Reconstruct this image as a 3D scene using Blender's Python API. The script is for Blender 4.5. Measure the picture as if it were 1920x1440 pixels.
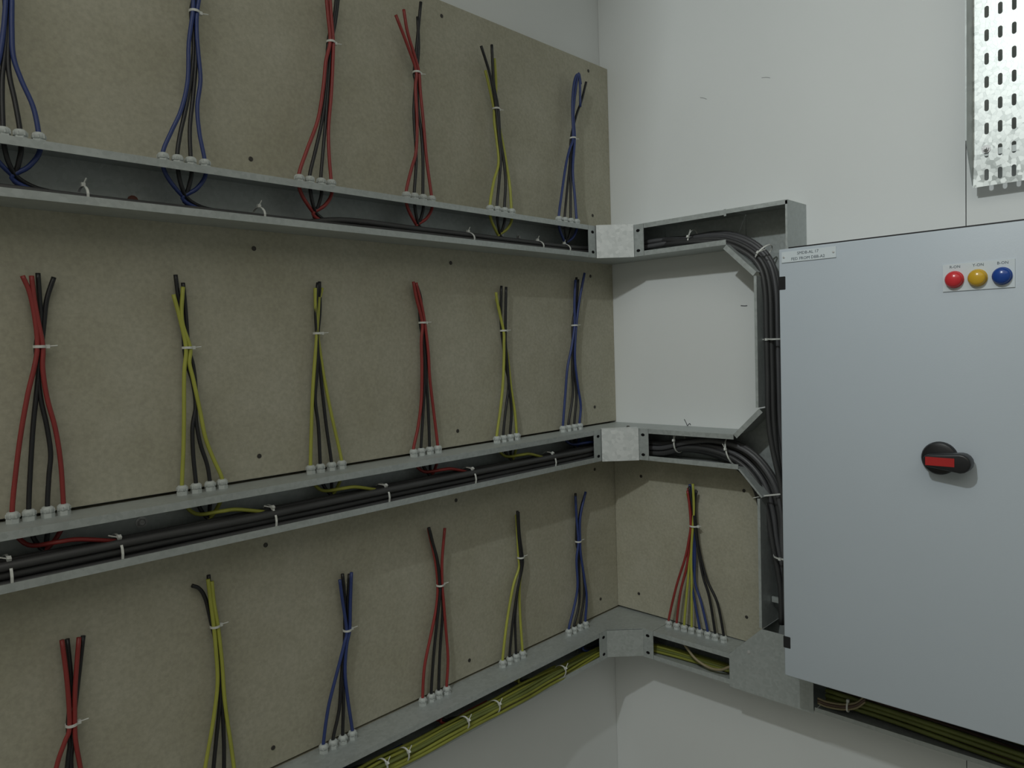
import bpy, bmesh, math, random
from mathutils import Vector, Matrix
random.seed(7)
for o in list(bpy.data.objects): bpy.data.objects.remove(o)
S = bpy.context.scene
COL = S.collection
ZO = 1.52                       # height of the fitted origin above the floor

# ------------------------------------------------------------------ camera
CAMP = Vector((-1.5618, -1.1659, -0.0176))
YAW, PITCH, ROLL, F = math.radians(-45.7925), math.radians(-2.9328), math.radians(-1.8978), 1369.6
FW = Vector((-math.sin(YAW)*math.cos(PITCH), math.cos(YAW)*math.cos(PITCH), math.sin(PITCH)))
RT0 = Vector((math.cos(YAW), math.sin(YAW), 0)); UP0 = RT0.cross(FW)
RT = RT0*math.cos(ROLL)+UP0*math.sin(ROLL); UP = -RT0*math.sin(ROLL)+UP0*math.cos(ROLL)
cd = bpy.data.cameras.new('camera'); cd.sensor_width = 36; cd.lens = 36*F/1920; cd.clip_start = .02
cam = bpy.data.objects.new('camera', cd); COL.objects.link(cam); S.camera = cam
M = Matrix((RT, UP, -FW)).transposed().to_4x4(); M.translation = CAMP+Vector((0, 0, ZO)); cam.matrix_world = M

# ------------------------------------------------------------------ world and lights
w = bpy.data.worlds.new('world'); S.world = w; w.use_nodes = True
w.node_tree.nodes['Background'].inputs[0].default_value = (.6, .65, .6, 1)
w.node_tree.nodes['Background'].inputs[1].default_value = .02
def area(name, loc, target, sx, sy, power, color, spread):
    d = bpy.data.lights.new(name, 'AREA'); d.shape = 'RECTANGLE'; d.size = sx; d.size_y = sy
    d.energy = power; d.color = color; d.spread = math.radians(spread)
    o = bpy.data.objects.new(name, d); COL.objects.link(o); o.location = (loc[0], loc[1], loc[2]+ZO)
    v = Vector(target)-Vector(loc); f = -v.normalized()
    xa = Vector((0, 1, 0)); xa = (xa-f*xa.dot(f)).normalized(); ya = f.cross(xa)
    m = Matrix((xa, ya, f)).transposed().to_4x4(); m.translation = o.location; o.matrix_world = m
    return o
# main lamp set from its shadows, then a soft fill added for ambient
KEY = area('shielded_luminaire_lamp', (-1.80, -.78, 1.09), (0, -.72, -.05), .03, .06, 6.9, (.93, 1.0, 1.0), 150)
area('ambient_fill', (-2.35, -1.75, 1.33), (-2.35, -1.75, 0), 2.6, 2.6, 22.5, (1, .985, .89), 180)
S.view_settings.view_transform = 'Standard'; S.view_settings.look = 'None'
S.view_settings.gamma = 1; S.view_settings.use_curve_mapping = False
S.view_settings.exposure = 0.0

# ------------------------------------------------------------------ fitted sizes (metres)
T, D, TR = .0249, .0955, .0141
H = {1: (.2614, .1864), 2: (-.2245, -.3005), 3: (-.7163, -.7863)}
BT = .6853
CABX, CABY, CABT, CABB = -.20, -.5596, .1496, -.6776
VY0, VY1 = -.4645, -.532
TH, LIP = .0015, .011
BE = .187                      # reach of the corner bends along each wall
def ray(px): return FW+RT*((px[0]-960)/F)-UP*((px[1]-720)/F)
def unp(px, ax, val):
    d = ray(px); s = (val-CAMP[ax])/d[ax]; return CAMP+d*s

# ------------------------------------------------------------------ materials
def newmat(name):
    m = bpy.data.materials.new(name); m.use_nodes = True
    n = m.node_tree.nodes; return m, n, m.node_tree.links, n['Principled BSDF']
def mat(name, col, rough=.5, metal=0, var=.08, scale=30, bump=0, bscale=200, spec=.5, rvar=0):
    m, n, l, b = newmat(name)
    tc = n.new('ShaderNodeTexCoord'); nz = n.new('ShaderNodeTexNoise'); nz.inputs['Scale'].default_value = scale; nz.inputs['Detail'].default_value = 5
    l.new(tc.outputs['Object'], nz.inputs['Vector'])
    r = n.new('ShaderNodeValToRGB'); e = r.color_ramp.elements
    e[0].position = .3; e[1].position = .7
    e[0].color = tuple(c*(1-var) for c in col)+(1,); e[1].color = tuple(min(1, c*(1+var)) for c in col)+(1,)
    l.new(nz.outputs['Fac'], r.inputs['Fac']); l.new(r.outputs['Color'], b.inputs['Base Color'])
    b.inputs['Roughness'].default_value = rough; b.inputs['Metallic'].default_value = metal
    b.inputs['Specular IOR Level'].default_value = spec
    if bump:
        n2 = n.new('ShaderNodeTexNoise'); n2.inputs['Scale'].default_value = bscale; n2.inputs['Detail'].default_value = 4
        l.new(tc.outputs['Object'], n2.inputs['Vector'])
        bp = n.new('ShaderNodeBump'); bp.inputs['Strength'].default_value = bump; bp.inputs['Distance'].default_value = .002
        l.new(n2.outputs['Fac'], bp.inputs['Height']); l.new(bp.outputs['Normal'], b.inputs['Normal'])
    return m
def galv(name, lo, hi, metal, rough, scale, bump=.08):
    m, n, l, b = newmat(name)
    tc = n.new('ShaderNodeTexCoord'); v = n.new('ShaderNodeTexVoronoi'); v.inputs['Scale'].default_value = scale
    nz = n.new('ShaderNodeTexNoise'); nz.inputs['Scale'].default_value = 9; nz.inputs['Detail'].default_value = 6
    l.new(tc.outputs['Object'], v.inputs['Vector']); l.new(tc.outputs['Object'], nz.inputs['Vector'])
    mx = n.new('ShaderNodeMath'); mx.operation = 'MULTIPLY_ADD'; mx.inputs[1].default_value = .45
    sp = n.new('ShaderNodeSeparateColor'); l.new(v.outputs['Color'], sp.inputs[0]); l.new(sp.outputs[0], mx.inputs[0])
    ml = n.new('ShaderNodeMath'); ml.operation = 'MULTIPLY'; ml.inputs[1].default_value = .6; l.new(nz.outputs['Fac'], ml.inputs[0]); l.new(ml.outputs[0], mx.inputs[2])
    r = n.new('ShaderNodeValToRGB'); e = r.color_ramp.elements; e[0].position = .1; e[1].position = .9
    e[0].color = lo+(1,); e[1].color = hi+(1,)
    l.new(mx.outputs[0], r.inputs['Fac']); l.new(r.outputs['Color'], b.inputs['Base Color'])
    b.inputs['Metallic'].default_value = metal
    rr = n.new('ShaderNodeMapRange'); rr.inputs['To Min'].default_value = rough-.1; rr.inputs['To Max'].default_value = rough+.15
    l.new(mx.outputs[0], rr.inputs['Value']); l.new(rr.outputs[0], b.inputs['Roughness'])
    bp = n.new('ShaderNodeBump'); bp.inputs['Strength'].default_value = bump; bp.inputs['Distance'].default_value = .004
    l.new(sp.outputs[1], bp.inputs['Height']); l.new(bp.outputs['Normal'], b.inputs['Normal'])
    return m
MW = mat('white_panel_paint', (.74, .76, .76), .5, var=.02, scale=3, bump=.03, bscale=60)
MCEIL = mat('ceiling_paint', (.7, .72, .68), .7, var=.02)
MFLOOR = mat('floor_screed', (.36, .355, .32), .7, var=.1, scale=8)
def boardmat():
    m, n, l, b = newmat('fibre_cement_board')
    tc = n.new('ShaderNodeTexCoord'); a = n.new('ShaderNodeTexNoise'); a.inputs['Scale'].default_value = 7; a.inputs['Detail'].default_value = 8; a.inputs['Roughness'].default_value = .65
    c = n.new('ShaderNodeTexNoise'); c.inputs['Scale'].default_value = 180; c.inputs['Detail'].default_value = 3
    l.new(tc.outputs['Object'], a.inputs['Vector']); l.new(tc.outputs['Object'], c.inputs['Vector'])
    r = n.new('ShaderNodeValToRGB'); e = r.color_ramp.elements; e[0].position = .3; e[1].position = .72
    e[0].color = (.405, .385, .295, 1); e[1].color = (.485, .465, .38, 1); l.new(a.outputs['Fac'], r.inputs['Fac'])
    r2 = n.new('ShaderNodeValToRGB'); e = r2.color_ramp.elements; e[0].position = .3; e[1].position = .7
    e[0].color = (.84, .84, .84, 1); e[1].color = (1, 1, 1, 1); l.new(c.outputs['Fac'], r2.inputs['Fac'])
    mx = n.new('ShaderNodeMix'); mx.data_type = 'RGBA'; mx.blend_type = 'MULTIPLY'; mx.inputs['Factor'].default_value = 1
    l.new(r.outputs['Color'], mx.inputs['A']); l.new(r2.outputs['Color'], mx.inputs['B']); l.new(mx.outputs['Result'], b.inputs['Base Color'])
    b.inputs['Roughness'].default_value = .8; b.inputs['Specular IOR Level'].default_value = .25
    bp = n.new('ShaderNodeBump'); bp.inputs['Strength'].default_value = .15; bp.inputs['Distance'].default_value = .001
    l.new(c.outputs['Fac'], bp.inputs['Height']); l.new(bp.outputs['Normal'], b.inputs['Normal'])
    return m
MB = boardmat()
MG = galv('galvanised_steel', (.38, .41, .405), (.50, .535, .53), .40, .45, 170, .04)
MGT = galv('spangled_tray_steel', (.20, .22, .21), (.92, .95, .93), .65, .38, 140, .5)
MGW = galv('lit_zinc_cover', (.55, .58, .58), (.78, .80, .80), .25, .42, 120)  # lighter copy of the galvanised steel; light on the covers put into the colour
MCAB = mat('grey_cabinet_paint', (.51, .565, .625), .42, var=.015, scale=4, bump=.04, bscale=400)
MCABB = mat('cabinet_body_paint', (.46, .50, .54), .45, var=.02)
MBLK = mat('black_plastic', (.012, .012, .014), .4, var=.1)
MHOLE = mat('painted_hole_shade', (.01, .01, .011), .9, var=.1, spec=.1)
MGL = mat('white_nylon', (.50, .53, .52), .45, var=.03)
MTIE = mat('white_tie_nylon', (.66, .67, .64), .45, var=.03)
MSCREW = mat('dull_screw_steel', (.06, .055, .05), .5, .5, var=.1)
MBOLT = galv('zinc_bolt', (.45, .45, .45), (.7, .7, .7), .4, .35, 300)
MRED = mat('red_insulation', (.27, .032, .029), .42, var=.08)
MBLA = mat('black_insulation', (.011, .011, .013), .42, var=.1)
MYEL = mat('yellow_insulation', (.38, .39, .065), .45, var=.08)
MBLU = mat('blue_insulation', (.026, .046, .17), .42, var=.08)
MGRY = mat('grey_cable_sheath', (.085, .085, .09), .45, var=.12, scale=12)
MDGR = mat('dark_cable_sheath', (.045, .045, .046), .5, var=.15, scale=12)
MYG = mat('green_yellow_insulation', (.23, .24, .04), .5, var=.3, scale=8)
MYG2 = mat('olive_insulation', (.14, .16, .04), .5, var=.25, scale=8)
MTAN = mat('tan_insulation', (.30, .25, .15), .5, var=.1)
MBRN = mat('brown_insulation', (.10, .06, .045), .5, var=.1)
MPLATE = mat('engraved_white_plate', (.66, .72, .76), .35, var=.01)
MINK = mat('engraved_ink', (.05, .07, .09), .6, var=.05)
MLR = mat('red_lens', (.62, .035, .045), .22, var=.04)
MLY = mat('amber_lens', (.62, .38, .03), .22, var=.04)
MLB = mat('blue_lens', (.012, .06, .30), .22, var=.04)
MHR = mat('red_handle_insert', (.42, .02, .02), .4, var=.04)
MPEN = mat('pencil_grey', (.06, .06, .07), .8, var=.1)

# ------------------------------------------------------------------ builders
def link(o, parent=None):
    COL.objects.link(o)
    if parent is not None: o.parent = parent
    return o
def mesh_obj(name, verts, faces, m, parent=None, smooth=False, offset=True):
    me = bpy.data.meshes.new(name); z = ZO if (parent is None and offset) or offset else 0
    me.from_pydata([(v[0], v[1], v[2]+z) for v in verts], [], faces)
    me.materials.append(m)
    bm = bmesh.new(); bm.from_mesh(me); bmesh.ops.recalc_face_normals(bm, faces=bm.faces); bm.to_mesh(me); bm.free()
    if smooth:
        for p in me.polygons: p.use_smooth = True
    return link(bpy.data.objects.new(name, me), parent)
def tag(o, label=None, cat=None, group=None, kind=None):
    if label: o['label'] = label
    if cat: o['category'] = cat
    if group: o['group'] = group
    if kind: o['kind'] = kind
    return o
def root(name, label, cat, group=None):
    return tag(link(bpy.data.objects.new(name, None)), label, cat, group)
class G:
    """collects shapes for one mesh"""
    def __init__(s): s.v = []; s.f = []
    def add(s, v, f):
        k = len(s.v); s.v += [tuple(p) for p in v]; s.f += [tuple(i+k for i in q) for q in f]; return s
    def box(s, x0, x1, y0, y1, z0, z1):
        v = [(x, y, z) for x in (x0, x1) for y in (y0, y1) for z in (z0, z1)]
        return s.add(v, [(0, 1, 3, 2), (4, 6, 7, 5), (0, 4, 5, 1), (2, 3, 7, 6), (0, 2, 6, 4), (1, 5, 7, 3)])
    def prism(s, poly, fn, a, b):
        """poly of 2-d points, fn(p, t) -> 3-d point, swept from t=a to t=b"""
        n = len(poly); v = [fn(p, a) for p in poly]+[fn(p, b) for p in poly]
        return s.add(v, [tuple(range(n))[::-1], tuple(range(n, 2*n))]+[(i, (i+1) % n, (i+1) % n+n, i+n) for i in range(n)])
    def lathe(s, prof, c, ax, n=16, rot=0, close=True):
        """prof of (radius, height) about axis ax through c"""
        ax = Vector(ax).normalized(); u = ax.orthogonal().normalized(); w_ = ax.cross(u); c = Vector(c); v = []; f = []
        for r, h in prof:
            for i in range(n):
                a = 2*math.pi*i/n+rot; v.append(c+ax*h+u*(r*math.cos(a))+w_*(r*math.sin(a)))
        for j in range(len(prof)-1):
            for i in range(n): f.append((j*n+i, j*n+(i+1) % n, (j+1)*n+(i+1) % n, (j+1)*n+i))
        if close: f += [tuple(range(n))[::-1], tuple(range((len(prof)-1)*n, len(prof)*n))]
        return s.add(v, f)
    def tube(s, pts, r, n=8, per=5, smooth=True):
        P = catmull([Vector(p) for p in pts], per) if smooth else [Vector(p) for p in pts]
        v = []; f = []; t0 = (P[1]-P[0]).normalized(); u = t0.orthogonal().normalized()
        for i, p in enumerate(P):
            t = (P[min(i+1, len(P)-1)]-P[max(i-1, 0)]).normalized()
            u = (u-t*u.dot(t)).normalized(); w_ = t.cross(u)
            for k in range(n):
                a = 2*math.pi*k/n; v.append(p+u*(r*math.cos(a))+w_*(r*math.sin(a)))
        for j in range(len(P)-1):
            for k in range(n): f.append((j*n+k, j*n+(k+1) % n, (j+1)*n+(k+1) % n, (j+1)*n+k))
        f += [tuple(range(n))[::-1], tuple(range((len(P)-1)*n, len(P)*n))]
        return s.add(v, f)
    def build(s, name, m, parent=None, smooth=False, offset=True):
        return mesh_obj(name, s.v, s.f, m, parent, smooth, offset)
def catmull(P, per):
    if len(P) < 3: return P
    Q = [P[0]*2-P[1]]+P+[P[-1]*2-P[-2]]; out = []
    for i in range(1, len(Q)-2):
        a, b, c, d = Q[i-1:i+3]
        for k in range(per):
            t = k/per
            out.append(.5*((2*b)+(c-a)*t+(2*a-5*b+4*c-d)*t*t+(3*b-a-3*c+d)*t**3))
    out.append(P[-1]); return out
def smooth_by_angle(o, ang=35):
    for p in o.data.polygons: p.use_smooth = True
    o.data.set_sharp_from_angle(angle=math.radians(ang))
def bevel(o, wd, seg=2):
    bm = bmesh.new(); bm.from_mesh(o.data)
    bmesh.ops.bevel(bm, geom=[e for e in bm.edges if e.calc_face_angle(0) > .6], offset=wd, segments=seg, affect='EDGES', profile=.5)
    bm.to_mesh(o.data); bm.free(); smooth_by_angle(o)
    return o
fX = lambda p, t: (t, p[0], p[1])       # profile (y,z) swept along x
fY = lambda p, t: (p[0], t, p[1])       # profile (x,z) swept along y
fZ = lambda p, t: (p[0], p[1], t)       # profile (x,y) swept along z
def channel(q0, q1, hb, ht, lip=LIP):
    """lipped channel, q measured from the wall (negative)"""
    s = -1
    return [(q0, hb), (q1, hb), (q1, hb+lip), (q1+TH, hb+lip), (q1+TH, hb+TH), (q0-TH, hb+TH), (q0-TH, ht-TH), (q1+TH, ht-TH), (q1+TH, ht-lip), (q1, ht-lip), (q1, ht), (q0, ht)]

# ------------------------------------------------------------------ the room
RX, RY, CEIL = -4.2, -3.8, 1.36
tag(G().box(RX-.1, .12, .0, .1, -ZO, CEIL).build('wall_left', MW), kind='structure')
wr = tag(G().box(.02, .12, RY, -.0005, -ZO, CEIL).build('wall_right', MW), kind='structure')
ys = [-.0005, -.8265, -2.03, -3.23, RY]
for a, b in zip(ys, ys[1:]): G().box(0, .0195, b+.0016, a, -ZO, CEIL).build('wall_panel', MW, wr)
tag(G().box(RX-.1, RX, RY, -.0005, -ZO, CEIL).build('wall_back', MW), kind='structure')
tag(G().box(RX-.1, .12, RY-.1, RY-.0005, -ZO, CEIL).build('wall_near', MW), kind='structure')
tag(G().box(RX-.1, .12, RY-.1, .1, -ZO-.1, -ZO-.0005).build('floor', MFLOOR), kind='structure')
tag(G().box(RX-.1, .12, RY-.1, .1, CEIL+.0005, CEIL+.1).build('ceiling', MCEIL), kind='structure')
lum = tag(link(bpy.data.objects.new('added_light_shield', None)), 'added unseen black shields around the main light', 'light shield')  # unseen housing added to keep the main lamp off the left board
MLUM = mat('black_light_shield', (.02, .02, .02), .6)
def lum_part(name, x0, x1, y0, y1, z0, z1):
    g = G().box(x0, x1, y0, y1, z0, z1); K = KEY.matrix_world
    g.v = [tuple(K @ Vector(p)) for p in g.v]; return g.build(name, MLUM, lum, offset=False)
lum_part('back_box', -.065, .065, -.05, .05, .012, .05)
for s_ in (-1, 1): lum_part('side_shield', s_*.063-.002, s_*.063+.002, -.17, .12, -.16, .012)
_k = KEY.matrix_world @ Vector((0, 0, .035))
G().lathe([(.008, 0), (.008, CEIL-(_k[2]-ZO))], (_k[0], _k[1], _k[2]-ZO), (0, 0, 1), 10).build('stem', MLUM, lum)
def pencil(pxs, r=.0009):
    pts = [unp(p, 0, -.0004) for p in pxs]
    G().tube(pts, r, 5, 3).build('pencil_mark', MPEN, wr)
pencil([(1283, 786), (1287, 794), (1289, 798), (1293, 794), (1295, 797)])
pencil([(1389, 573), (1396, 573.5), (1401, 573)])
pencil([(1313, 183), (1320, 184), (1325, 186)], .0003)
pencil([(1428, 146), (1436, 145), (1444, 146)], .0003)

# ------------------------------------------------------------------ backing boards and their screws
def screw_mesh():
    g = G(); g.lathe([(.0040, -.001), (.0040, .0006), (.0032, .0012)], (0, 0, 0), (0, -1, 0), 10)
    g.box(-.0026, .0026, -.00135, -.0011, -.0004, .0004)
    me = bpy.data.meshes.new('screw'); me.from_pydata(g.v, [], g.f); me.materials.append(MSCREW); return me
SM = screw_mesh()
def screw(parent, loc, rz=0, s=1):
    o = bpy.data.objects.new('screw', SM); o.location = (loc[0], loc[1], loc[2]+ZO); o.rotation_euler = (0, random.random()*.0, rz); o.scale = (s, s, s); return link(o, parent)
GAP = .0042
bl = tag(G().box(-2.6, -.0006, -T, -.0004, H[2][0]+GAP, BT).build('backing_board', MB), 'tall beige fibre cement backing board behind the upper trunking and the middle row wires', 'board')
bl2 = tag(G().box(-2.6, -.0006, -T, -.0004, H[3][0]+GAP, H[2][0]-.001).build('backing_board', MB), 'beige fibre cement backing board behind the lowest row wires on the long wall', 'board')
G().box(-2.6, -.0006, -T, -.0004, H[3][1]+.012, H[3][0]-.001).build('packing_strip', MB, bl2)
for p in [(828, 30), (470, 298), (476, 466), (845, 493), (858, 808), (486, 855), (498, 1022), (855, 938), (880, 1238), (512, 1402), (1103, 133), (1111, 404), (1107, 518), (1115, 763), (1126, 1123), (1115, 880)]:
    q = unp(p, 1, -T); screw(bl if q[2] > H[2][0] else bl2, q)
poly = [(-T-.001, H[3][0]+.006), (-.386, H[3][0]+.002), (VY0+.003, -.640), (VY0+.003, -.358), (-.414, H[2][1]-.003), (-T-.001, H[2][1]-.003)]
_g = G().prism(poly, fX, -TR, -.0004); br = tag(_g.build('backing_board', MB), 'small beige backing board carrying the eight wire mixed bundle', 'board')
for p in [(1202, 893), (1395, 920), (1198, 1113), (1400, 1157)]:
    screw(br, unp(p, 0, -TR), -math.pi/2)

# ------------------------------------------------------------------ cable glands
def gland_meshes():
    g = G(); g.lathe([(.0082, 0), (.0082, .0055), (.0074, .0062)], (0, 0, 0), (0, 0, 1), 6)
    g.lathe([(.0085, -.0062), (.0085, -.0016)], (0, 0, 0), (0, 0, 1), 6)
    a = bpy.data.meshes.new('cable_gland'); a.from_pydata(g.v, [], g.f); a.materials.append(MGL)
    g = G(); prof = [(.0070, .0062), (.0078, .0066), (.0078, .0110), (.0070, .0135), (.0052, .0148)]
    g.lathe(prof, (0, 0, 0), (0, 0, 1), 14)
    for k in range(7):
        t = 2*math.pi*k/7; g.lathe([(.0011, .0068), (.0011, .0112), (.0004, .0122)], (.0076*math.cos(t), .0076*math.sin(t), 0), (0, 0, 1), 5)
    b = bpy.data.meshes.new('dome_nut'); b.from_pydata(g.v, [], g.f); b.materials.append(MGL)
    for p in b.polygons: p.use_smooth = p.index < 14*4
    return a, b
GA, GB = gland_meshes()
def gland(parent, x, y, z):
    o = bpy.data.objects.new('cable_gland', GA); o.location = (x, y, z+ZO); o.rotation_euler = (0, 0, random.random()*6); link(o, parent)
    link(bpy.data.objects.new('dome_nut', GB), o)

# ------------------------------------------------------------------ trunking on the long wall
XL = -2.45
TRUNK = {}
rowname = {1: 'upper', 2: 'middle', 3: 'lowest'}
for r in (1, 2, 3):
    ht, hb = H[r]
    t = root('cable_trunking', 'open galvanised cable trunking along the long beige board, %s of the three rows' % rowname[r], 'cable trunking', 'trunking runs on the long wall')
    G().prism(channel(-T-.0004, -D, hb, ht), fX, XL, -BE-.001).build('channel', MG, t)
    TRUNK[r] = t
def bolt(parent, p, ax, r=.006):
    g = G(); g.lathe([(r*1.5, 0), (r*1.5, .0012)], p, ax, 16); g.lathe([(r, .0012), (r, .004), (r*.7, .005)], p, ax, 6)
    return g.build('bolt_head', MBOLT, parent)
for r, px in ((2, (265, 979)), (1, (940, 441)), (1, (972, 445))):
    q = unp(px, 1, -T-.002); bolt(TRUNK[r], (q[0], -T-.0019, q[2]), (0, -1, 0), .0055 if r == 2 else .004)
q = unp((248, 356), 1, -T-.003)
G().lathe([(.0075, 0), (.0075, .002), (.005, .003)], (q[0], -T-.0019, H[1][1]+.026), (0, -1, 0), 12).build('rubber_grommet', mat('red_brown_rubber', (.20, .07, .05), .6), TRUNK[1])

# corner bends
for r in (1, 2, 3):
    ht, hb = H[r]
    t = root('corner_bend', 'galvanised corner bend joining the %s trunking runs in the room corner' % rowname[r], 'trunking bend', 'corner bends')
    c0, c1 = -.156, -.1565
    pl = [(-BE, -T-.0004), (-.0004, -T-.0004), (-.0004, -BE), (-D, -BE), (-D, c1), (c0, -D), (-BE, -D)]
    G().prism(pl, fZ, ht-TH, ht).build('top_plate', MG, t)
    G().prism(pl, fZ, hb, hb+TH).build('bottom_plate', MG, t)
    G().box(-BE, -.0004, -T-.0019, -T-.0004, hb+TH, ht-TH).build('back_plate', MG, t)
    G().box(-.0019, -.0004, -BE, -T-.002, hb+TH, ht-TH).build('back_plate', MG, t)
    for side in (0, 1):
        if side == 0: f = G().box(-BE, c0, -D, -D+TH, hb+TH, ht-TH).build('joint_flange', MG, t)
        else: f = G().box(-D, -D+TH, -BE, c1, hb+TH, ht-TH).build('joint_flange', MG, t)
        for zz in (ht-.015, hb+.013):
            g = G(); pr = []
            for i in range(12):
                a = 2*math.pi*i/12; pr.append((.0052*math.cos(a), .0036*math.sin(a)))
            if side == 0: g.prism([((-BE+c0)/2+p[0], zz+p[1]) for p in pr], fY, -D-.0003, -D+.0002)
            else: g.prism([((-BE+c1)/2+p[0], zz+p[1]) for p in pr], fX, -D-.0003, -D+.0002)
            g.build('painted_bolt_hole', MHOLE, f)  # dark disc on the flange stands in for shade inside the hole
    # diagonal cover standing a little proud of the flanges
    a = Vector((c0-.001, -D-.001)); b = Vector((-D-.001, c1-.001)); n = Vector((-1, -1)).normalized()
    o0, o1 = (.002, .004) if r < 3 else (-.0005, .001)
    e = (b-a).normalized()*.0015
    cp = [a-e+n*o0, b+e+n*o0, b+e+n*o1, a-e+n*o1]
    dz = (.0005, -.001) if r < 3 else (-.002, .002)
    g = G().prism([tuple(p) for p in cp], fZ, hb+dz[1], ht+dz[0])
    if r < 3: g.prism([tuple(p) for p in (a-e-n*.018, b+e-n*.018, b+e+n*o1, a-e+n*o1)], fZ, ht+.0006, ht+.0018)
    g.build('diagonal_cover', MGW if r < 3 else MG, t)
    if r == 2:
        for p in ((-.10, -.13), (-.075, -.115)):
            G().lathe([(.004, 0), (.004, .0012), (.002, .002)], (p[0], p[1], ht), (0, 0, 1), 10).build('rivet', MSCREW, t)

# ------------------------------------------------------------------ trunking on the cabinet wall
def strip(g, a, b, side, lip=LIP, d0=-.0004, d1=-D):
    """sheet wall from a to b in (y,z), lip turned to `side` (+1 = left of a->b)"""
    a = Vector(a); b = Vector(b); t = (b-a).normalized(); n = Vector((-t[1], t[0]))*side
    g.prism([tuple(a), tuple(b), tuple(b+n*TH), tuple(a+n*TH)], fX, d0, d1)
    if lip: g.prism([tuple(a+n*TH), tuple(b+n*TH), tuple(b+n*lip), tuple(a+n*lip)], fX, d1, d1+TH)
def plate(g, poly, x0, x1): g.prism(poly, fX, x0, x1)
YS = -.3975
# upper run
t = root('cable_trunking', 'short galvanised trunking between the upper corner bend and the square elbow', 'cable trunking')
G().prism(channel(-.0004, -D, *H[1][::-1]), fY, -BE-.001, YS+.001).build('channel', MG, t)
G().box(-D-.001, -D, YS-.001, YS+.004, H[1][0]-.014, H[1][0]+.001).build('joint_clip', MG, t)
# elbow
t = root('trunking_elbow', 'square galvanised trunking elbow turning down beside the grey cabinet', 'trunking elbow')
ht, hb = H[1]; EZ = .115
plate(g := G(), [(YS, ht-TH), (VY1+TH, ht-TH), (VY1+TH, EZ), (VY0-.0005, EZ), (VY0-.0005, .122), (YS, hb+TH)], -.0019, -.0004); g.build('back_plate', MG, t)
strip(g := G(), (YS, ht), (VY1, ht), 1, LIP-.002); g.build('top_wall', MG, t)
strip(g := G(), (VY1, ht-TH), (VY1, EZ), 1, .004); g.build('outer_wall', MG, t)
strip(g := G(), (YS, hb), (VY0, .122), -1*-1, LIP); g.build('inner_gusset', MG, t)
# upper vertical
t = root('cable_trunking', 'vertical galvanised trunking between the square elbow and the tee by the cabinet', 'cable trunking')
def vertical(t, z1, z0):
    plate(g := G(), [(VY0, z1), (VY1, z1), (VY1, z0), (VY0, z0)], -.0019, -.0004); g.build('back_plate', MG, t)
    strip(g := G(), (VY0, z1), (VY0, z0), -1*-1, .006); g.build('side_wall', MG, t)
    strip(g := G(), (VY1, z1), (VY1, z0), -1, .004); g.build('side_wall', MG, t)
vertical(t, EZ-.001, -.164)
# tee of the middle row
t = root('trunking_tee', 'galvanised trunking tee with sloped gussets where the middle cables turn down', 'trunking tee')
ht, hb = H[2]
plate(g := G(), [(-BE-.001, ht-TH), (-.406, ht-TH), (VY0, -.166), (VY1, -.166), (VY1, -.357), (VY0-.002, -.357), (-.416, hb+TH), (-BE-.001, hb+TH)], -.0019, -.0004); g.build('back_plate', MG, t)
strip(g := G(), (-BE-.001, ht), (-.406, ht), 1, LIP); g.build('top_wall', MG, t)
strip(g := G(), (-.406, ht), (VY0-.001, -.166), 1, LIP); g.build('upper_gusset', MG, t)
strip(g := G(), (-BE-.001, hb), (-.416, hb), -1, LIP); g.build('bottom_wall', MG, t)
strip(g := G(), (-.416, hb), (VY0-.003, -.357), -1, .004); g.build('lower_gusset', MG, t)
strip(g := G(), (VY1, -.166), (VY1, -.357), -1, .004); g.build('outer_wall', MG, t)
TEE = t
# lower vertical
t = root('cable_trunking', 'vertical galvanised trunking between the tee and the blank cover plate', 'cable trunking')
vertical(t, -.359, -.640)
G().box(-.05, -.045, VY1+.002, VY0-.002, -.594, -.582).build('cable_rung', MG, t)
# lowest row on this wall: run with glands, blank cover, run below the cabinet
t = root('cable_trunking', 'short galvanised trunking with eight cable glands below the small board', 'cable trunking')
ht, hb = H[3]
G().prism(channel(-.0004, -D, hb, ht), fY, -BE-.001, -.387).build('channel', MG, t)
TRUNK[4] = t
t = root('trunking_tee', 'low trunking tee closed by a blank metal cover left of the cabinet', 'trunking tee')
pl = [(-.388, hb-.004), (-.388, ht), (VY0, -.641), (-.574, -.641), (-.574, hb-.004)]
plate(g := G(), pl, -D-.0025, -D-.001); g.build('cover_plate', MG, t)
strip(g := G(), (-.388, ht), (VY0, -.641), 1, .004); g.build('gusset_wall', MG, t)
strip(g := G(), (-.388, hb), (-.574, hb), -1, .004); g.build('bottom_wall', MG, t)
plate(g := G(), [(-.388, hb+TH), (-.388, ht), (VY0-.002, -.643), (-.574, -.643), (-.574, hb+TH)], -.0019, -.0004); g.build('back_plate', MG, t)
q = unp((1405, 1222), 0, -D); G().lathe([(.004, 0), (.004, .001), (.002, .0015)], (-D-.0025, q[1], q[2]), (-1, 0, 0), 10).build('rivet', MBOLT, t)
t = root('cable_trunking', 'open galvanised trunking full of cables running beneath the grey cabinet', 'cable trunking')
G().prism(channel(-.0004, -D, hb, ht, .009), fY, -.5755, -2.4).build('channel', MG, t)
TRUNK[5] = t

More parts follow.
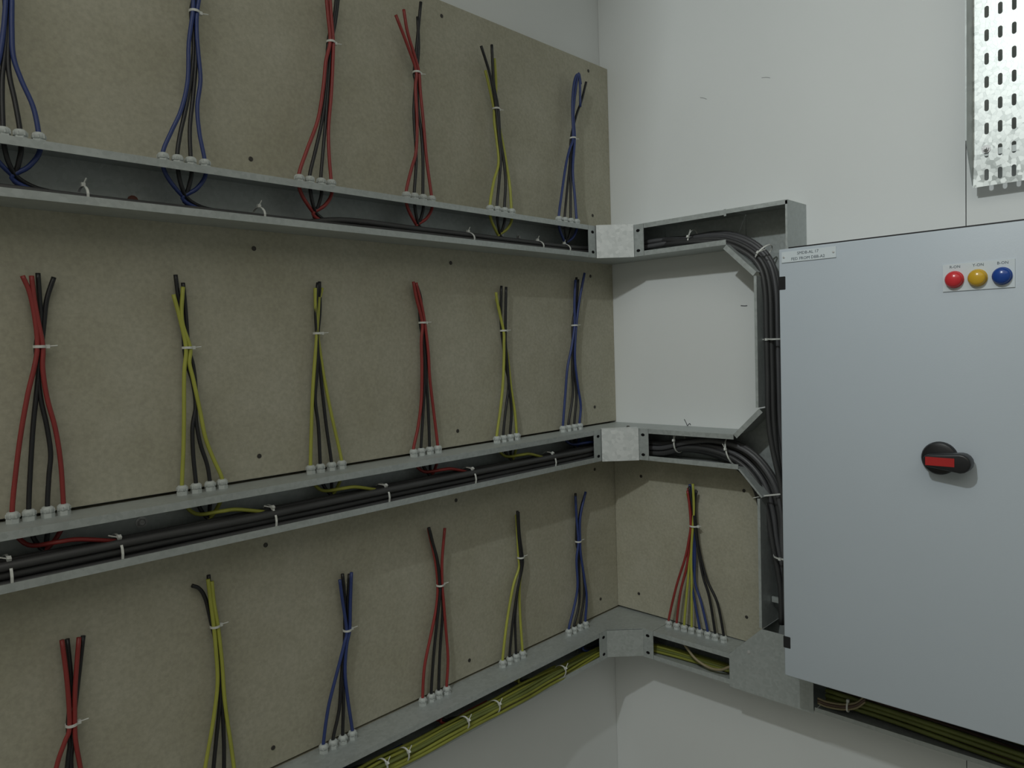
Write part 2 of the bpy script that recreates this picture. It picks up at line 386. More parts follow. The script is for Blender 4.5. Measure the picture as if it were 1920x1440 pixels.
# ------------------------------------------------------------------ wire bundles
COLS = {'r': MRED, 'k': MBLA, 'y': MYEL, 'b': MBLU}
WR = .0031
YGS = {1: -.0740, 2: -.0445, 3: -.0455}      # gland line on each row
XG = -.046
NAMES = {'r': 'red', 'k': 'black', 'y': 'yellow', 'b': 'blue'}
def tie_band(parent, c, ax, rx, ry, hh=.0018, tail=None, u=None):
    """closed nylon band around axis ax with a square head and a tail"""
    ax = Vector(ax).normalized(); u = Vector(u or ax.orthogonal()).normalized(); w_ = ax.cross(u); c = Vector(c); g = G(); n = 18; v = []; f = []
    for k, (dr, dh) in enumerate(((0, -hh), (.0011, -hh), (.0011, hh), (0, hh))):
        for i in range(n):
            a = 2*math.pi*i/n; v.append(c+ax*dh+u*((rx+dr)*math.cos(a))+w_*((ry+dr)*math.sin(a)))
    for k in range(4):
        for i in range(n): f.append((k*n+i, k*n+(i+1) % n, ((k+1) % 4)*n+(i+1) % n, ((k+1) % 4)*n+i))
    g.add(v, f)
    h = c+u*(rx+.0022)
    s = .0027
    vv = [h+u*(a*s)+w_*(b*s)+ax*(d*s*.9) for a in (-1, 1) for b in (-1, 1) for d in (-1, 1)]
    g.add(vv, [(0, 1, 3, 2), (4, 6, 7, 5), (0, 4, 5, 1), (2, 3, 7, 6), (0, 2, 6, 4), (1, 5, 7, 3)])
    if tail: g.tube([h, h+Vector(tail)*.5, h+Vector(tail)], .0009, 5, 2)
    return g.build('cable_tie', MTIE, parent)
def bundle(row, label, cols, wires, tie, front=(0, 3), tail=None, wall=1, group=None, merge=.13, drop=True):
    ax = 1 if wall == 1 else 0; pg = YGS[row] if wall == 1 else XG
    along = 0 if wall == 1 else 1
    trunk = TRUNK[row if wall == 1 else 4]; ht, hb = H[row]
    rt = root('wire_bundle', label, 'wires', group or 'tied wire bundles standing on the trunking rows')
    N = len(wires); lean = .022 if row == 1 else .006 if wall == 1 else .012
    tc = unp(tie, ax, pg+lean)
    gx = []
    for i, wpx in enumerate(wires):
        g0 = unp(wpx[0], ax, pg); gx.append(g0[along])
    # keep the glands evenly apart as the drilled holes are
    for i in range(1, N):
        if abs(gx[i]-gx[i-1]) < .0175: gx[i] = gx[i-1]+math.copysign(.0178, gx[-1]-gx[0])
    mean = sum(gx)/N
    sgn = 1 if wall == 1 else -1
    for i, wpx in enumerate(wires):
        if wall == 1: gland(trunk, gx[i], pg, ht)
        else: gland(trunk, pg, gx[i], ht)
        layer = (-.0034 if i in front else .0032)
        if N > 4: layer = (-.0045, .001, .005)[i % 3]
        mk = lambda a, q, z: Vector((a, q, z)) if wall == 1 else Vector((q, a, z))
        pts = []
        if drop:
            k = (i-(N-1)/2)
            xe = mean-k*.004
            zl = hb+.030+(i % 2)*.004
            cy = (pg-.016 if row > 1 else pg+.010)-.004*(i % 2)
            lo = hb+.013 if row == 1 else hb+.014
            if row == 2 and i == 0: lo = hb+.042; cy = -.082
            sink = .024 if row == 2 and i == 0 else 0
            pts += [mk(xe+merge, cy+.012-.006*(i % 3), lo-sink), mk(xe+merge*.6, cy+.010-.006*(i % 3), lo+.001-sink*.45), mk(xe+.030, cy+.004, lo+.004+.002*(i % 3)),
                    mk(xe+.004, cy+.003, max(lo+.006, zl-.004)), mk((gx[i]*.62+xe*.38), (pg*.7+cy*.3), ht-.030), mk(gx[i], pg, ht-.009)]
        else:
            pts += [mk(gx[i], pg-.004, ht-.03), mk(gx[i], pg, ht-.009)]
        pts.append(mk(gx[i], pg, ht+.016))
        done = False
        for p in wpx[1:]:
            s = (wires[0][0][1]-p[1])/max(1, wires[0][0][1]-tie[1])
            q = pg+lean*min(1, max(0, s))+layer*min(1, max(0, s*1.15-.1))
            if abs(p[1]-tie[1]) < 14:
                if done: continue
                done = True
                if N == 4:
                    side = 1 if wires.index(wpx) in (2, 3) else -1
                    pts.append(mk(tc[along]+side*sgn*.0031, pg+lean+layer, tc[2]))
                else:
                    pts.append(mk(tc[along]+sgn*((i//3)-1)*.0058, pg+lean+layer, tc[2]))
                continue
            P = unp(p, ax, q); pts.append(P)
        G().tube(pts, WR, 8, 5).build('wire', COLS[cols[i]], rt, smooth=True)
    u = (1, 0, 0) if wall == 1 else (0, -1, 0)
    tr_ = tail or (.012, -.002, .001)
    if N == 4: tie_band(rt, (tc[0], tc[1], tc[2]), (0, 0, 1), .0066, .0072, tail=tr_, u=u)
    else: tie_band(rt, (tc[0], tc[1], tc[2]), (0, 0, 1), .0098, .0090, tail=(-.002, -.008, .002), u=u)
    return rt

# upper row
bundle(1, 'blue and black wire bundle, upper row, farthest from the room corner', 'bkkb', [
 [(-26, 245), (-22, 180), (-2, 110), (8, 40), (8, -30), (2, -110)],
 [(5, 250), (4, 150), (12, 60), (14, -30), (20, -120)],
 [(38, 256), (28, 190), (16, 130), (16, 60), (17, -30), (24, -110)],
 [(73, 262), (62, 200), (40, 150), (25, 105), (22, 50), (19, -30), (14, -120)]], (15, -30))
bundle(1, 'blue and black wire bundle with two blue strands, upper row, next to the red bundles', 'bkkb', [
 [(306, 294), (322, 245), (340, 205), (352, 150), (354, 80), (360, 22), (361, -20), (356, -80)],
 [(333, 299), (338, 250), (350, 195), (360, 130), (363, 80), (364, 22), (366, -20), (364, -90)],
 [(358, 304), (356, 240), (362, 180), (367, 120), (368, 60), (366, 22), (371, -20), (374, -85)],
 [(384, 308), (374, 250), (370, 200), (376, 150), (372, 100), (369, 60), (368, 22), (376, -20), (381, -75)]], (364, 22))
bundle(1, 'red and black wire bundle, upper row, tall ends running up past the board edge', 'rkkr', [
 [(561, 333), (576, 280), (596, 225), (606, 165), (611, 115), (617, 80), (615, 30), (610, -25)],
 [(581, 337), (592, 280), (604, 225), (612, 160), (616, 80), (627, 30), (632, -20)],
 [(602, 340), (606, 280), (612, 210), (617, 140), (620, 80), (629, 40), (637, -25)],
 [(621, 344), (617, 290), (616, 240), (621, 180), (624, 120), (623, 80), (621, 30), (618, -20)]], (620, 79))
bundle(1, 'red and black wire bundle, upper row, red tips splayed apart from grey black tips', 'rkkr', [
 [(762, 364), (772, 315), (780, 285), (782, 230), (779, 165), (778, 136), (766, 90), (742, 28)],
 [(777, 366), (780, 315), (780, 280), (776, 210), (779, 155), (782, 136), (782, 80), (789, 4)],
 [(793, 368), (793, 300), (790, 250), (784, 205), (782, 160), (784, 136), (785, 90), (783, 32)],
 [(809, 371), (800, 300), (794, 230), (788, 170), (783, 136), (776, 100), (764, 60), (757, 18)]], (781, 136))
bundle(1, 'yellow and black wire bundle, upper row, two black ends forked above the tie', 'ykky', [
 [(919, 390), (926, 340), (935, 305), (931, 260), (927, 230), (926, 204), (919, 170), (910, 132)],
 [(932, 391), (936, 340), (939, 300), (936, 265), (931, 205), (924, 165), (916, 130), (902, 86)],
 [(946, 393), (948, 345), (945, 305), (938, 260), (933, 205), (926, 160), (924, 130), (922, 84)],
 [(959, 396), (956, 350), (950, 310), (943, 270), (934, 205), (930, 155), (927, 110)]], (930, 204), front=(1, 2))
bundle(1, 'blue and black wire bundle looped over at its top, upper row beside the corner', 'bkkb', [
 [(1048, 410), (1053, 365), (1061, 310), (1068, 280), (1073, 260), (1073, 200), (1076, 158), (1082, 140), (1087, 152), (1088, 200)],
 [(1059, 412), (1064, 350), (1069, 300), (1073, 260), (1081, 215), (1090, 190), (1099, 154)],
 [(1070, 414), (1070, 350), (1070, 300), (1075, 260), (1076, 200), (1080, 165), (1082, 150)],
 [(1081, 416), (1078, 370), (1074, 320), (1073, 260), (1075, 210), (1080, 160), (1085, 138), (1089, 158)]], (1074, 259))
# middle row
bundle(2, 'red and black wire bundle, middle row, farthest from the room corner', 'rkkr', [
 [(24, 974), (28, 900), (38, 820), (52, 740), (64, 690), (68, 650), (66, 600), (56, 550), (42, 517)],
 [(55, 970), (57, 880), (62, 800), (68, 740), (72, 690), (74, 650), (76, 600), (74, 560), (71, 512)],
 [(90, 965), (92, 890), (95, 850), (88, 800), (77, 750), (72, 700), (78, 650), (83, 600), (88, 560), (101, 520)],
 [(120, 961), (114, 870), (104, 805), (88, 745), (80, 690), (78, 650), (71, 600), (64, 560), (59, 517)]], (74, 650))
bundle(2, 'yellow and black wire bundle, middle row, black wires crossing each other', 'ykky', [
 [(342, 922), (344, 840), (345, 780), (345, 720), (346, 690), (347, 652), (338, 600), (325, 552)],
 [(368, 918), (362, 850), (361, 800), (367, 760), (361, 715), (351, 685), (349, 652), (343, 600), (335, 560), (329, 515)],
 [(394, 915), (388, 870), (375, 830), (367, 780), (367, 730), (362, 685), (354, 652), (350, 610), (347, 570), (343, 530)],
 [(417, 911), (400, 860), (385, 820), (375, 770), (362, 710), (355, 680), (350, 652), (341, 600), (343, 538)]], (351, 652))
bundle(2, 'yellow and black wire bundle, middle row, narrow tips close together', 'ykky', [
 [(583, 887), (584, 800), (586, 740), (590, 680), (592, 625), (592, 580), (591, 540)],
 [(601, 884), (597, 800), (591, 750), (594, 700), (595, 660), (593, 625), (592, 580), (596, 530)],
 [(622, 880), (612, 800), (605, 740), (600, 690), (596, 660), (596, 625), (600, 580), (599, 528)],
 [(641, 877), (622, 780), (608, 710), (601, 665), (597, 625), (598, 570), (604, 540)]], (595, 625), front=(0, 1))
bundle(2, 'red and black wire bundle leaning to one side, middle row, all tips in one point', 'rkkr', [
 [(776, 855), (784, 800), (790, 750), (791, 690), (790, 640), (788, 605), (781, 560), (775, 528)],
 [(790, 852), (793, 780), (796, 720), (796, 660), (792, 605), (786, 560), (778, 532)],
 [(806, 850), (803, 770), (800, 720), (798, 670), (794, 605), (789, 560), (782, 536)],
 [(821, 847), (813, 770), (806, 710), (803, 660), (796, 605), (790, 570), (780, 530)]], (792, 605))
bundle(2, 'yellow and black wire bundle, middle row, two black tips above one yellow tip', 'ykky', [
 [(932, 829), (938, 770), (943, 720), (945, 670), (945, 645), (944, 620), (934, 575), (930, 548)],
 [(944, 827), (948, 770), (954, 720), (949, 690), (944, 650), (940, 620), (939, 590), (940, 536)],
 [(957, 825), (959, 770), (954, 720), (951, 680), (948, 645), (948, 620), (948, 590), (949, 538)],
 [(969, 823), (965, 770), (958, 725), (952, 670), (947, 645), (943, 620), (936, 580), (930, 560)]], (944, 620), front=(0, 2))
bundle(2, 'blue and black wire bundle, middle row beside the corner, one blue tip leaning out', 'bkkb', [
 [(1056, 808), (1060, 740), (1064, 690), (1071, 655), (1075, 610), (1077, 570), (1079, 525)],
 [(1066, 807), (1074, 740), (1073, 690), (1074, 650), (1077, 610), (1079, 570), (1081, 520)],
 [(1077, 806), (1081, 740), (1077, 700), (1075, 650), (1078, 610), (1081, 570), (1084, 524)],
 [(1087, 804), (1089, 760), (1083, 720), (1078, 670), (1078, 610), (1087, 560), (1096, 512)]], (1077, 610))
# lowest row
bundle(3, 'red and black wire bundle, lowest row, ends split into two thick pairs', 'rkkr', [
 [(90, 1600), (100, 1480), (108, 1430), (122, 1390), (130, 1358), (126, 1280), (116, 1200)],
 [(118, 1592), (122, 1490), (128, 1420), (131, 1395), (133, 1358), (133, 1280), (126, 1198)],
 [(148, 1582), (138, 1490), (133, 1430), (136, 1395), (138, 1358), (146, 1280), (156, 1192)],
 [(176, 1572), (160, 1490), (149, 1430), (142, 1390), (138, 1358), (141, 1290), (148, 1195)]], (134, 1358))
bundle(3, 'yellow and black wire bundle, lowest row, one black tip curling away', 'ykky', [
 [(374, 1499), (388, 1420), (400, 1350), (408, 1280), (405, 1220), (401, 1175), (394, 1120), (390, 1086)],
 [(396, 1490), (404, 1400), (412, 1320), (414, 1270), (409, 1220), (399, 1180), (386, 1125), (374, 1104), (360, 1098)],
 [(420, 1480), (420, 1400), (417, 1320), (415, 1260), (410, 1210), (404, 1175), (394, 1120), (391, 1078)],
 [(442, 1470), (435, 1410), (422, 1320), (416, 1240), (406, 1175), (401, 1130), (397, 1090)]], (403, 1174), front=(0, 3))
bundle(3, 'blue and black wire bundle, lowest row, between yellow and red bundles', 'bkkb', [
 [(607, 1404), (615, 1330), (627, 1280), (640, 1230), (646, 1205), (647, 1180), (642, 1125), (637, 1087)],
 [(625, 1396), (636, 1330), (640, 1270), (645, 1220), (648, 1180), (646, 1120), (642, 1076)],
 [(643, 1387), (644, 1310), (641, 1260), (646, 1220), (651, 1180), (652, 1130), (655, 1076)],
 [(661, 1379), (652, 1310), (647, 1260), (650, 1210), (653, 1180), (657, 1130), (659, 1073)]], (651, 1181))
bundle(3, 'red and black wire bundle, lowest row, a lone red tip forked off', 'rkkr', [
 [(793, 1318), (796, 1250), (808, 1190), (818, 1140), (823, 1097), (816, 1050), (806, 1005), (803, 990)],
 [(809, 1311), (813, 1230), (820, 1160), (825, 1115), (825, 1097), (820, 1050), (809, 1010), (804, 989)],
 [(823, 1304), (825, 1220), (830, 1150), (829, 1115), (827, 1097), (822, 1060), (812, 1020), (806, 995)],
 [(838, 1297), (840, 1235), (836, 1180), (832, 1130), (828, 1097), (829, 1050), (834, 990)]], (825, 1097), front=(1, 3))
bundle(3, 'slim yellow and black wire bundle, lowest row, single bent stem', 'ykky', [
 [(943, 1250), (950, 1170), (962, 1100), (973, 1065), (975, 1045), (970, 1000), (968, 965)],
 [(956, 1243), (961, 1170), (970, 1110), (977, 1070), (976, 1045), (972, 1000), (970, 958)],
 [(968, 1237), (966, 1160), (970, 1110), (979, 1065), (977, 1045), (974, 1000), (972, 960)],
 [(980, 1232), (975, 1150), (974, 1100), (978, 1065), (975, 1045), (972, 990), (970, 972)]], (976, 1045), front=(1, 2))
bundle(3, 'blue and black wire bundle, lowest row beside the corner, forked tips', 'bkkb', [
 [(1067, 1193), (1076, 1140), (1083, 1100), (1081, 1050), (1083, 1015), (1081, 970), (1079, 930)],
 [(1077, 1189), (1086, 1130), (1086, 1080), (1085, 1040), (1085, 1015), (1081, 970), (1079, 925)],
 [(1088, 1184), (1095, 1120), (1094, 1080), (1089, 1040), (1086, 1015), (1085, 980), (1090, 950), (1097, 926)],
 [(1098, 1180), (1100, 1120), (1095, 1080), (1089, 1040), (1085, 1015), (1088, 970), (1098, 922)]], (1084, 1015))
bundle(3, 'mixed bundle of eight red, yellow, blue and black wires on the small board', 'rryybbkk', [
 [(1254, 1174), (1268, 1100), (1285, 1045), (1292, 1010), (1296, 985), (1293, 950), (1289, 920)],
 [(1269, 1179), (1276, 1110), (1288, 1060), (1294, 1010), (1298, 985), (1294, 940), (1290, 915)],
 [(1283, 1183), (1288, 1110), (1293, 1050), (1295, 1005), (1297, 985), (1292, 940), (1288, 925)],
 [(1297, 1187), (1297, 1100), (1296, 1040), (1297, 985), (1301, 950), (1299, 907)],
 [(1312, 1192), (1303, 1130), (1297, 1090), (1299, 1040), (1302, 985), (1297, 930), (1293, 908)],
 [(1327, 1196), (1315, 1130), (1303, 1090), (1303, 1040), (1304, 985), (1300, 940), (1297, 910)],
 [(1341, 1201), (1330, 1120), (1318, 1080), (1309, 1030), (1303, 985), (1297, 940), (1292, 912)],
 [(1357, 1205), (1345, 1130), (1325, 1085), (1311, 1030), (1305, 985), (1303, 945), (1306, 920)]], (1301, 986), wall=2, drop=False)

# ------------------------------------------------------------------ cable runs lying in the trunking
def wob(a): return (random.random()-.5)*2*a
def run(rt, path, offs, r, m, wobble=.001, per=4, name='cable'):
    """path: list of (point, sideways vector, up vector); offs: (side, up) of this cable"""
    pts = [Vector(p)+Vector(s)*offs[0]+Vector(u)*offs[1]+Vector((wob(wobble), wob(wobble), wob(wobble))) for p, s, u in path]
    G().tube(pts, r, 8, per).build(name, m, rt, smooth=True)
# upper harness: lies on the trunking floor, rounds the corner and drops at the elbow
z1 = H[1][1]+TH
rt = root('cable_harness', 'grey cables lying in the upper trunking and bending down at the square elbow', 'cables')
starts = [-2.4, -1.95, -1.25, -.95, -.72]
for i, x0 in enumerate(starts):
    r = .0056
    oy, oz = [(0, 0), (-.0125, 0), (.0125, 0), (-.006, .0105), (.006, .0105)][i]
    yy = -.066; zz = z1+r+.0055
    pts = []
    x = x0
    if x0 > -2.3: pts.append((x0, -.040, z1+r*.8)); x += .10
    while x < -.22:
        pts.append((x, yy+oy+wob(.0015), zz+oz+wob(.0008))); x += .16
    pts += [(-.20, yy+oy, zz+oz), (-.12, -.075+oy*.7, zz+oz+.004), (-.062-oy*.6, -.13, zz+oz+.010), (-.05-oy*.3, -.20, zz+oz+.014)]
    s = [0, -1.5, 1, -.4, 1.6][i]*.0085      # spread across the bend
    dpt = -.052+[0, -.02, .008, -.012, .016][i]
    for p in [(1290, 452), (1350, 448), (1398, 462), (1432, 492), (1446, 540), (1449, 620)]:
        q = unp(p, 0, dpt); k = min(1, (p[0]-1230)/150)
        ang = {1290: 90, 1350: 80, 1398: 55, 1432: 30, 1446: 8, 1449: 0}[p[0]]
        pts.append((dpt, q[1]-s*math.cos(math.radians(ang))*k*1.1, q[2]+.002+s*math.sin(math.radians(ang))*k))
    yl = pts[-1][1]
    pts += [(dpt, yl-.001, -.10), (dpt, yl-.004, -.22), (dpt+.002, -.513+.004*i, -.40), (dpt, -.513+.004*i, -.63)]
    G().tube(pts, r, 8, 5).build('cable', MGRY if i % 2 == 0 else MDGR, rt, smooth=True)
def htie(rt, p, ax, rx, ry, tail=None, u=None): tie_band(rt, p, ax, rx, ry, .0016, tail, u)
for px in (160, 490, 882, 1012, 1062):
    py = {160: 372, 490: 406, 882: 444, 1012: 461, 1062: 466}[px]
    q = unp((px, py), 1, -.075); htie(rt, (q[0], -.067, z1+.0155), (1, 0, 0), .0125, .0200, (.004, -.002, .009), (0, -.12, .99))
q = unp((1296, 452), 0, -.06); htie(rt, (-.052, q[1], q[2]+.002), (0, 1, .1), .021, .024, (-.006, -.010, .014), (-1, 0, .3))
q = unp((1425, 478), 0, -.06); htie(rt, (-.052, q[1]-.004, q[2]+.004), (0, -.7, -.7), .024, .022, (-.006, -.02, .004), (-1, 0, 0))
q = unp((1447, 636), 0, -.06); htie(rt, (-.052, q[1]-.002, q[2]), (0, 0, 1), .024, .024, (-.004, -.014, 0), (-1, .2, 0))

# middle harness
z2 = H[2][1]+TH
rt = root('cable_harness', 'thick tied bundle of dark cables along the middle trunking, turning down at the tee', 'cables')
layout = [(-.018, 0), (-.005, 0), (.008, 0), (-.0125, .0112), (.001, .0112), (-.018, .0224), (-.005, .0224), (.010, .0125), (.004, .0238)]
for i, (oy, oz) in enumerate(layout):
    r = .0059; yy = -.068; zz = z2+r+.0004; pts = []; x = -2.4
    while x < -.22:
        pts.append((x, yy+oy+wob(.0016), zz+oz+wob(.001))); x += .15
    pts += [(-.20, yy+oy, zz+oz), (-.125, -.078+oy*.5, zz+oz+.003), (-.062-oy*.5, -.135, zz+oz+.005), (-.05-oy*.6, -.20, zz+oz+.006)]
    dpt = -.05-oy*1.3
    s = (i-4)/4*.026
    for p, ang in (((1290, 836), 90), ((1345, 840), 78), ((1395, 862), 55), ((1432, 905), 28), ((1449, 960), 6)):
        q = unp(p, 0, dpt); k = min(1, (p[0]-1230)/150)
        pts.append((dpt, q[1]-s*math.cos(math.radians(ang))*k, q[2]+s*math.sin(math.radians(ang))*k+.001))
    yl = pts[-1][1]
    pts += [(dpt, yl*.7-.15, -.46), (dpt, -.498+s*-.6, -.55), (dpt, -.500+s*-.6, -.635)]
    G().tube(pts, r, 8, 5).build('cable', (MDGR, MGRY, MDGR)[i % 3] if i % 3 != 1 else MGRY, rt, smooth=True)
for px, py in ((20, 1068), (228, 1034), (516, 976), (728, 934), (890, 897), (1040, 864)):
    q = unp((px, py), 1, -.09); htie(rt, (q[0], -.072, z2+.019), (1, 0, 0), .0205, .0225, (-.012, .006, .004), (0, -.55, .83))
q = unp((1268, 832), 0, -.07); htie(rt, (-.056, q[1], q[2]+.004), (0, 1, 0), .024, .026, (0, 0, .014), (-1, 0, .2))
q = unp((1366, 848), 0, -.07); htie(rt, (-.056, q[1], q[2]), (0, 1, -.35), .028, .030, (-.004, .004, .012), (-1, 0, .3))
q = unp((1446, 930), 0, -.07); htie(rt, (-.056, q[1], q[2]), (0, .3, 1), .026, .030, (-.004, .02, -.006), (-1, .6, 0))
q = unp((1457, 1043), 0, -.07); htie(rt, (-.056, -.502, q[2]), (0, 0, 1), .028, .024, (-.002, -.01, 0), (-1, 0, 0))

# lowest harness: many thin green-yellow wires spilling over the lip
z3 = H[3][1]
rt = root('cable_harness', 'bundle of thin yellow green wires spilling over the lowest trunking lip on the long wall', 'cables')
cnt = 0
for lay in range(3):
    for k in range(6-lay):
        oy = (k-(5-lay)/2)*.0068-.004; oz = lay*.0058-.002
        pts = []; x = -2.4; cnt += 1
        while x < -.25:
            sag = .5-.5*math.cos(min(1, max(0, (-.24-x)/.25))*math.pi)
            pts.append((x, -.068-.017*sag+oy+wob(.002), z3+.008+.010*sag+oz+wob(.0015)+(.004*sag*(1 if oy > 0 else -.3)))); x += .075
        pts += [(-.215, -.066+oy*.8, z3+.008+oz), (-.15, -.072+oy*.6, z3+.008+oz*.8), (-.07-oy*.6, -.13, z3+.008+oz*.8), (-.055-oy*.6, -.20, z3+.009+oz*.9),
                (-.05-oy*.6, -.28, z3+.009+oz*.8), (-.046-oy*.5, -.37, z3+.009+oz*.7), (-.045-oy*.5, -.46, z3+.010+oz*.7)]
        G().tube(pts, .0033, 6, 3).build('wire', (MYG, MYG2, MYG, MYG2, MTAN)[(cnt*7+lay) % 5] if cnt % 9 else MBRN, rt, smooth=True)
for px, py in ((1055, 1248), (925, 1318), (868, 1372), (755, 1412), (715, 1440)):
    q = unp((px, py), 1, -.09); near = min(1, max(0, (-.24-q[0])/.25))
    htie(rt, (q[0], -.075-.015*near, z3+.0135+.008*near), (1, 0, 0), .0215, .0135, (.004, -.004, .012), (0, -.8, .6))
# one loose tan wire looping in the short run
rt = root('loose_wire', 'loose tan wire curving through the short trunking under the mixed bundle', 'wire')
pts = [unp(p, 0, -.074) for p in [(1278, 1200), (1288, 1215), (1305, 1236), (1330, 1252), (1352, 1256), (1372, 1250)]]
G().tube(pts+[Vector((-.06, -.42, pts[-1][2]+.002))], .0032, 8, 5).build('wire', MTAN, rt, smooth=True)
# cables in the trunking under the cabinet
rt = root('cable_harness', 'brown and olive cables in the trunking beneath the grey cabinet', 'cables')
for i in range(14):
    oy = (i % 5-2)*.0115; oz = (i//5)*.010; pts = []; y = -.59
    while y > -2.35:
        pts.append((-.05+oy+wob(.002), y, z3+.0085+oz+wob(.0015)+.012*(.5+.5*math.sin(y*9+1)))); y -= .12
    G().tube(pts, .0048, 7, 4).build('cable', (MYG2, MDGR, MYG2, MBRN, MYG)[(i*3) % 5], rt, smooth=True)
rt = root('cable_loop', 'small tied loop of tan wires in the trunking beside the blank cover', 'wires')
for i in range(3):
    pts = [unp(p, 0, -.087-.003*(i % 2)) + Vector((0, 0, -.005*i)) for p in [(1533, 1309), (1550, 1316), (1580, 1321), (1605, 1318), (1622, 1306)]]
    G().tube(pts, .0024, 7, 5).build('wire', MTAN if i != 1 else MBRN, rt, smooth=True)
q = unp((1590, 1325), 0, -.088); tie_band(rt, (-.088, q[1], q[2]), (0, 1, 0), .010, .006, .0016, None, (0, 0, 1))

# ------------------------------------------------------------------ distribution cabinet
cab = root('electrical_cabinet', 'large light grey steel electrical cabinet with red black rotary handle', 'cabinet')
CW = .60
o = G().box(CABX+.020, -.0006, CABY-CW+.004, CABY-.004, CABB+.004, CABT-.004).build('body', MCABB, cab); bevel(o, .003)
o = G().box(CABX, CABX+.0165, CABY-CW, CABY, CABB, CABT).build('door', MCAB, cab); bevel(o, .0022, 3); door = o
G().box(CABX+.0166, CABX+.0198, CABY-CW+.006, CABY-.012, CABB+.006, CABT+.0042).build('dark_seam_strip', MBLK, cab)  # thin black strip added to draw the dark line above the door
for a, b in ((.098, .073), (-.599, -.622)):
    o = G().box(CABX-.0012, CABX+.018, CABY-.0125, CABY+.0015, b, a).build('hinge', MBLK, cab); bevel(o, .001, 1)
for px in (1555, 1740):
    q = unp((px, 447), 0, CABX+.03)
    G().lathe([(.009, 0), (.009, .003), (.006, .0062), (.002, .0075)], (CABX+.03, q[1], CABT-.0045), (0, 0, 1), 14).build('roof_bolt', MCAB, cab, smooth=False)
def text(s, parent, p, size, name='lettering', sx=1):
    cu = bpy.data.curves.new('t', 'FONT'); cu.body = s; cu.size = size; cu.align_x = 'CENTER'; cu.align_y = 'CENTER'; cu.extrude = .00012; cu.resolution_u = 2
    to = bpy.data.objects.new('t', cu); COL.objects.link(to)
    me = bpy.data.meshes.new_from_object(to.evaluated_get(bpy.context.evaluated_depsgraph_get())); bpy.data.objects.remove(to)
    me.materials.clear(); me.materials.append(MINK)
    o = bpy.data.objects.new(name, me); link(o, parent)
    m = Matrix(((0, 0, -1), (-1, 0, 0), (0, 1, 0))).to_4x4(); m = m @ Matrix.Diagonal((sx, 1, 1, 1)); m.translation = (p[0], p[1], p[2]+ZO); o.matrix_local = m
    return o
# name plate
np_ = G().box(CABX-.0018, CABX-.0003, -.6665, -.566, .1235, .1435).build('name_plate', MPLATE, cab)
text('SMDB-AL 17', np_, (CABX-.0019, -.6155, .1385), .0075)
text('FED FROM DBB-A2', np_, (CABX-.0019, -.6155, .1285), .0075)
for y, z in ((-.5705, .1335), (-.6620, .1335)):
    G().lathe([(.0019, 0), (.0019, .0008), (.001, .0014)], (CABX-.0018, y, z), (-1, 0, 0), 10).build('plate_screw', MBOLT, np_)
# indicator lamps
lp = G().box(CABX-.0018, CABX-.0003, -.9355, -.8365, .0485, .0925).build('lamp_plate', MPLATE, cab)
for y, m, s in ((-.8535, MLR, 'R-ON'), (-.8860, MLY, 'Y-ON'), (-.9190, MLB, 'B-ON')):
    c = (CABX-.0018, y, .0672)
    g = G().lathe([(.0138, 0), (.0138, .003), (.0128, .0042)], c, (-1, 0, 0), 24); bz = g.build('lamp_bezel', m, cab); smooth_by_angle(bz)
    prof = [(.0126, .0042), (.0128, .0075)]+[(.0126*math.cos(a), .0075+.0065*math.sin(a)) for a in [i*math.pi/2/6 for i in range(1, 6)]]+[(.0008, .0140)]
    ln = G().lathe(prof, c, (-1, 0, 0), 24).build('lamp_lens', m, bz); smooth_by_angle(ln, 50)
    text(s, lp, (CABX-.0019, y-.0005, .0875), .0062)
# rotary handle
hy, hz = -.8315, -.2265
hd = G().lathe([(.0275, 0), (.0275, .005), (.0255, .0085), (.020, .0105)], (CABX-.0002, hy, hz), (-1, 0, 0), 32).build('rotary_handle', MBLK, cab); smooth_by_angle(hd)
def stadium(y0, y1, z, r, r1, n=8):
    P = []
    for i in range(n+1):
        a = math.pi/2+math.pi*i/n; P.append((y0-r*math.cos(a), z+r*math.sin(a)))   # +y end
    for i in range(n+1):
        a = -math.pi/2+math.pi*i/n; P.append((y1-r1*math.cos(a), z-.0015+r1*math.sin(a)))
    return P
g = G().prism(stadium(-.8245, -.8675, hz-.001, .0108, .0158), fX, CABX-.036, CABX-.009)
gr = g.build('grip', MBLK, hd); bevel(gr, .0035, 3)
G().box(CABX-.0368, CABX-.0355, -.8605, -.8185, hz-.0080, hz+.0058).build('red_insert', MHR, gr)

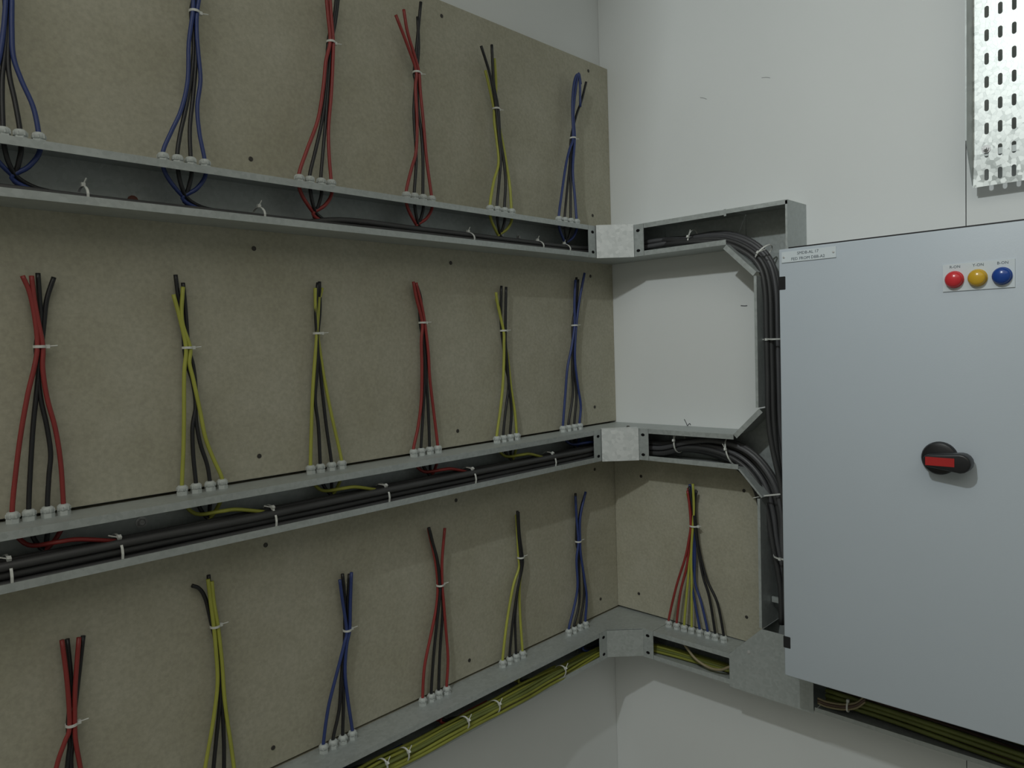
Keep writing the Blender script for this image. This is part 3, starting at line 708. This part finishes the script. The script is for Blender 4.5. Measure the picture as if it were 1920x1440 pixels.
# ------------------------------------------------------------------ perforated cable tray
tr = root('cable_tray', 'bright perforated galvanised cable tray fixed upright on the white wall', 'cable tray')
ty0, ty1, tz0, tz1, tx = -.8435, -1.0475, .2385, 1.30, -.030
def slot_sheet():
    cols = [-.8642-.0202*i for i in range(9)]; rows = [.258+.0402*j for j in range(26)]
    r, hl = .0034, .0068; verts = []; faces = []; idx = {}
    def V(y, z):
        k = (round(y, 6), round(z, 6))
        if k not in idx: idx[k] = len(verts); verts.append((tx, y, z))
        return idx[k]
    yb = [ty0]+[(cols[i]+cols[i+1])/2 for i in range(8)]+[ty1]
    zb = [tz0]+[(rows[j]+rows[j+1])/2 for j in range(25)]+[tz1]
    for i, cy in enumerate(cols):
        for j, cz in enumerate(rows):
            hole = []
            for k in range(7): a = math.pi*k/6; hole.append((cy+r*math.cos(a), cz+hl+r*math.sin(a)))
            for k in range(7): a = math.pi+math.pi*k/6; hole.append((cy+r*math.cos(a), cz-hl+r*math.sin(a)))
            A = (yb[i], zb[j+1]); B = (yb[i+1], zb[j+1]); C_ = (yb[i+1], zb[j]); D_ = (yb[i], zb[j])
            h = [V(*p) for p in hole]; a_, b_, c_, d_ = V(*A), V(*B), V(*C_), V(*D_)
            # hole[0] is +y side (A side), hole[6] is -y side (B side)
            faces.append((a_,)+tuple(h[0:4])); faces.append((b_, a_)+(h[3],)); faces.append((b_,)+tuple(h[3:7]))
            faces.append((b_, h[6], h[7], c_)); faces.append((c_,)+tuple(h[7:11])); faces.append((c_, h[10], d_)); faces.append((d_,)+tuple(h[10:14])); faces.append((d_, h[13], h[0], a_))
    return verts, faces
v, f = slot_sheet()
o = mesh_obj('perforated_base', v, f, MGT, tr)
md = o.modifiers.new('thickness', 'SOLIDIFY'); md.thickness = .0015; md.offset = 0
# return flanges, the lower ends cut back at a slant
for y, s in ((ty0, 1), (ty1, -1)):
    g = G().prism([(tx-.0008, tz0+.004), (tx-.048, tz0+.075), (tx-.048, tz1), (tx-.0008, tz1)], fY, y, y+s*.0015)
    fl = g.build('side_flange', MG, tr)
    g = G().box(tx-.0485, tx-.047, min(y+s*.0018, y-s*.0004), max(y+s*.0018, y-s*.0004), tz0+.075, tz1); g.build('flange_lip', MG, fl)
for zz in (.30, .9): G().box(tx+.001, -.0006, ty1+.004, ty0-.004, zz-.009, zz+.002).build('standoff_bracket', MG, tr)
for yy in (-.8635, -.9844):
    g = G(); g.lathe([(.0072, .0009), (.0072, .002)], (tx, yy, .303), (-1, 0, 0), 16); g.lathe([(.0048, .002), (.0048, .0055)], (tx, yy, .303), (-1, 0, 0), 6); g.lathe([(.0026, .0055), (.0026, .012)], (tx, yy, .303), (-1, 0, 0), 10)
    g.build('fixing_bolt', MBOLT, tr)
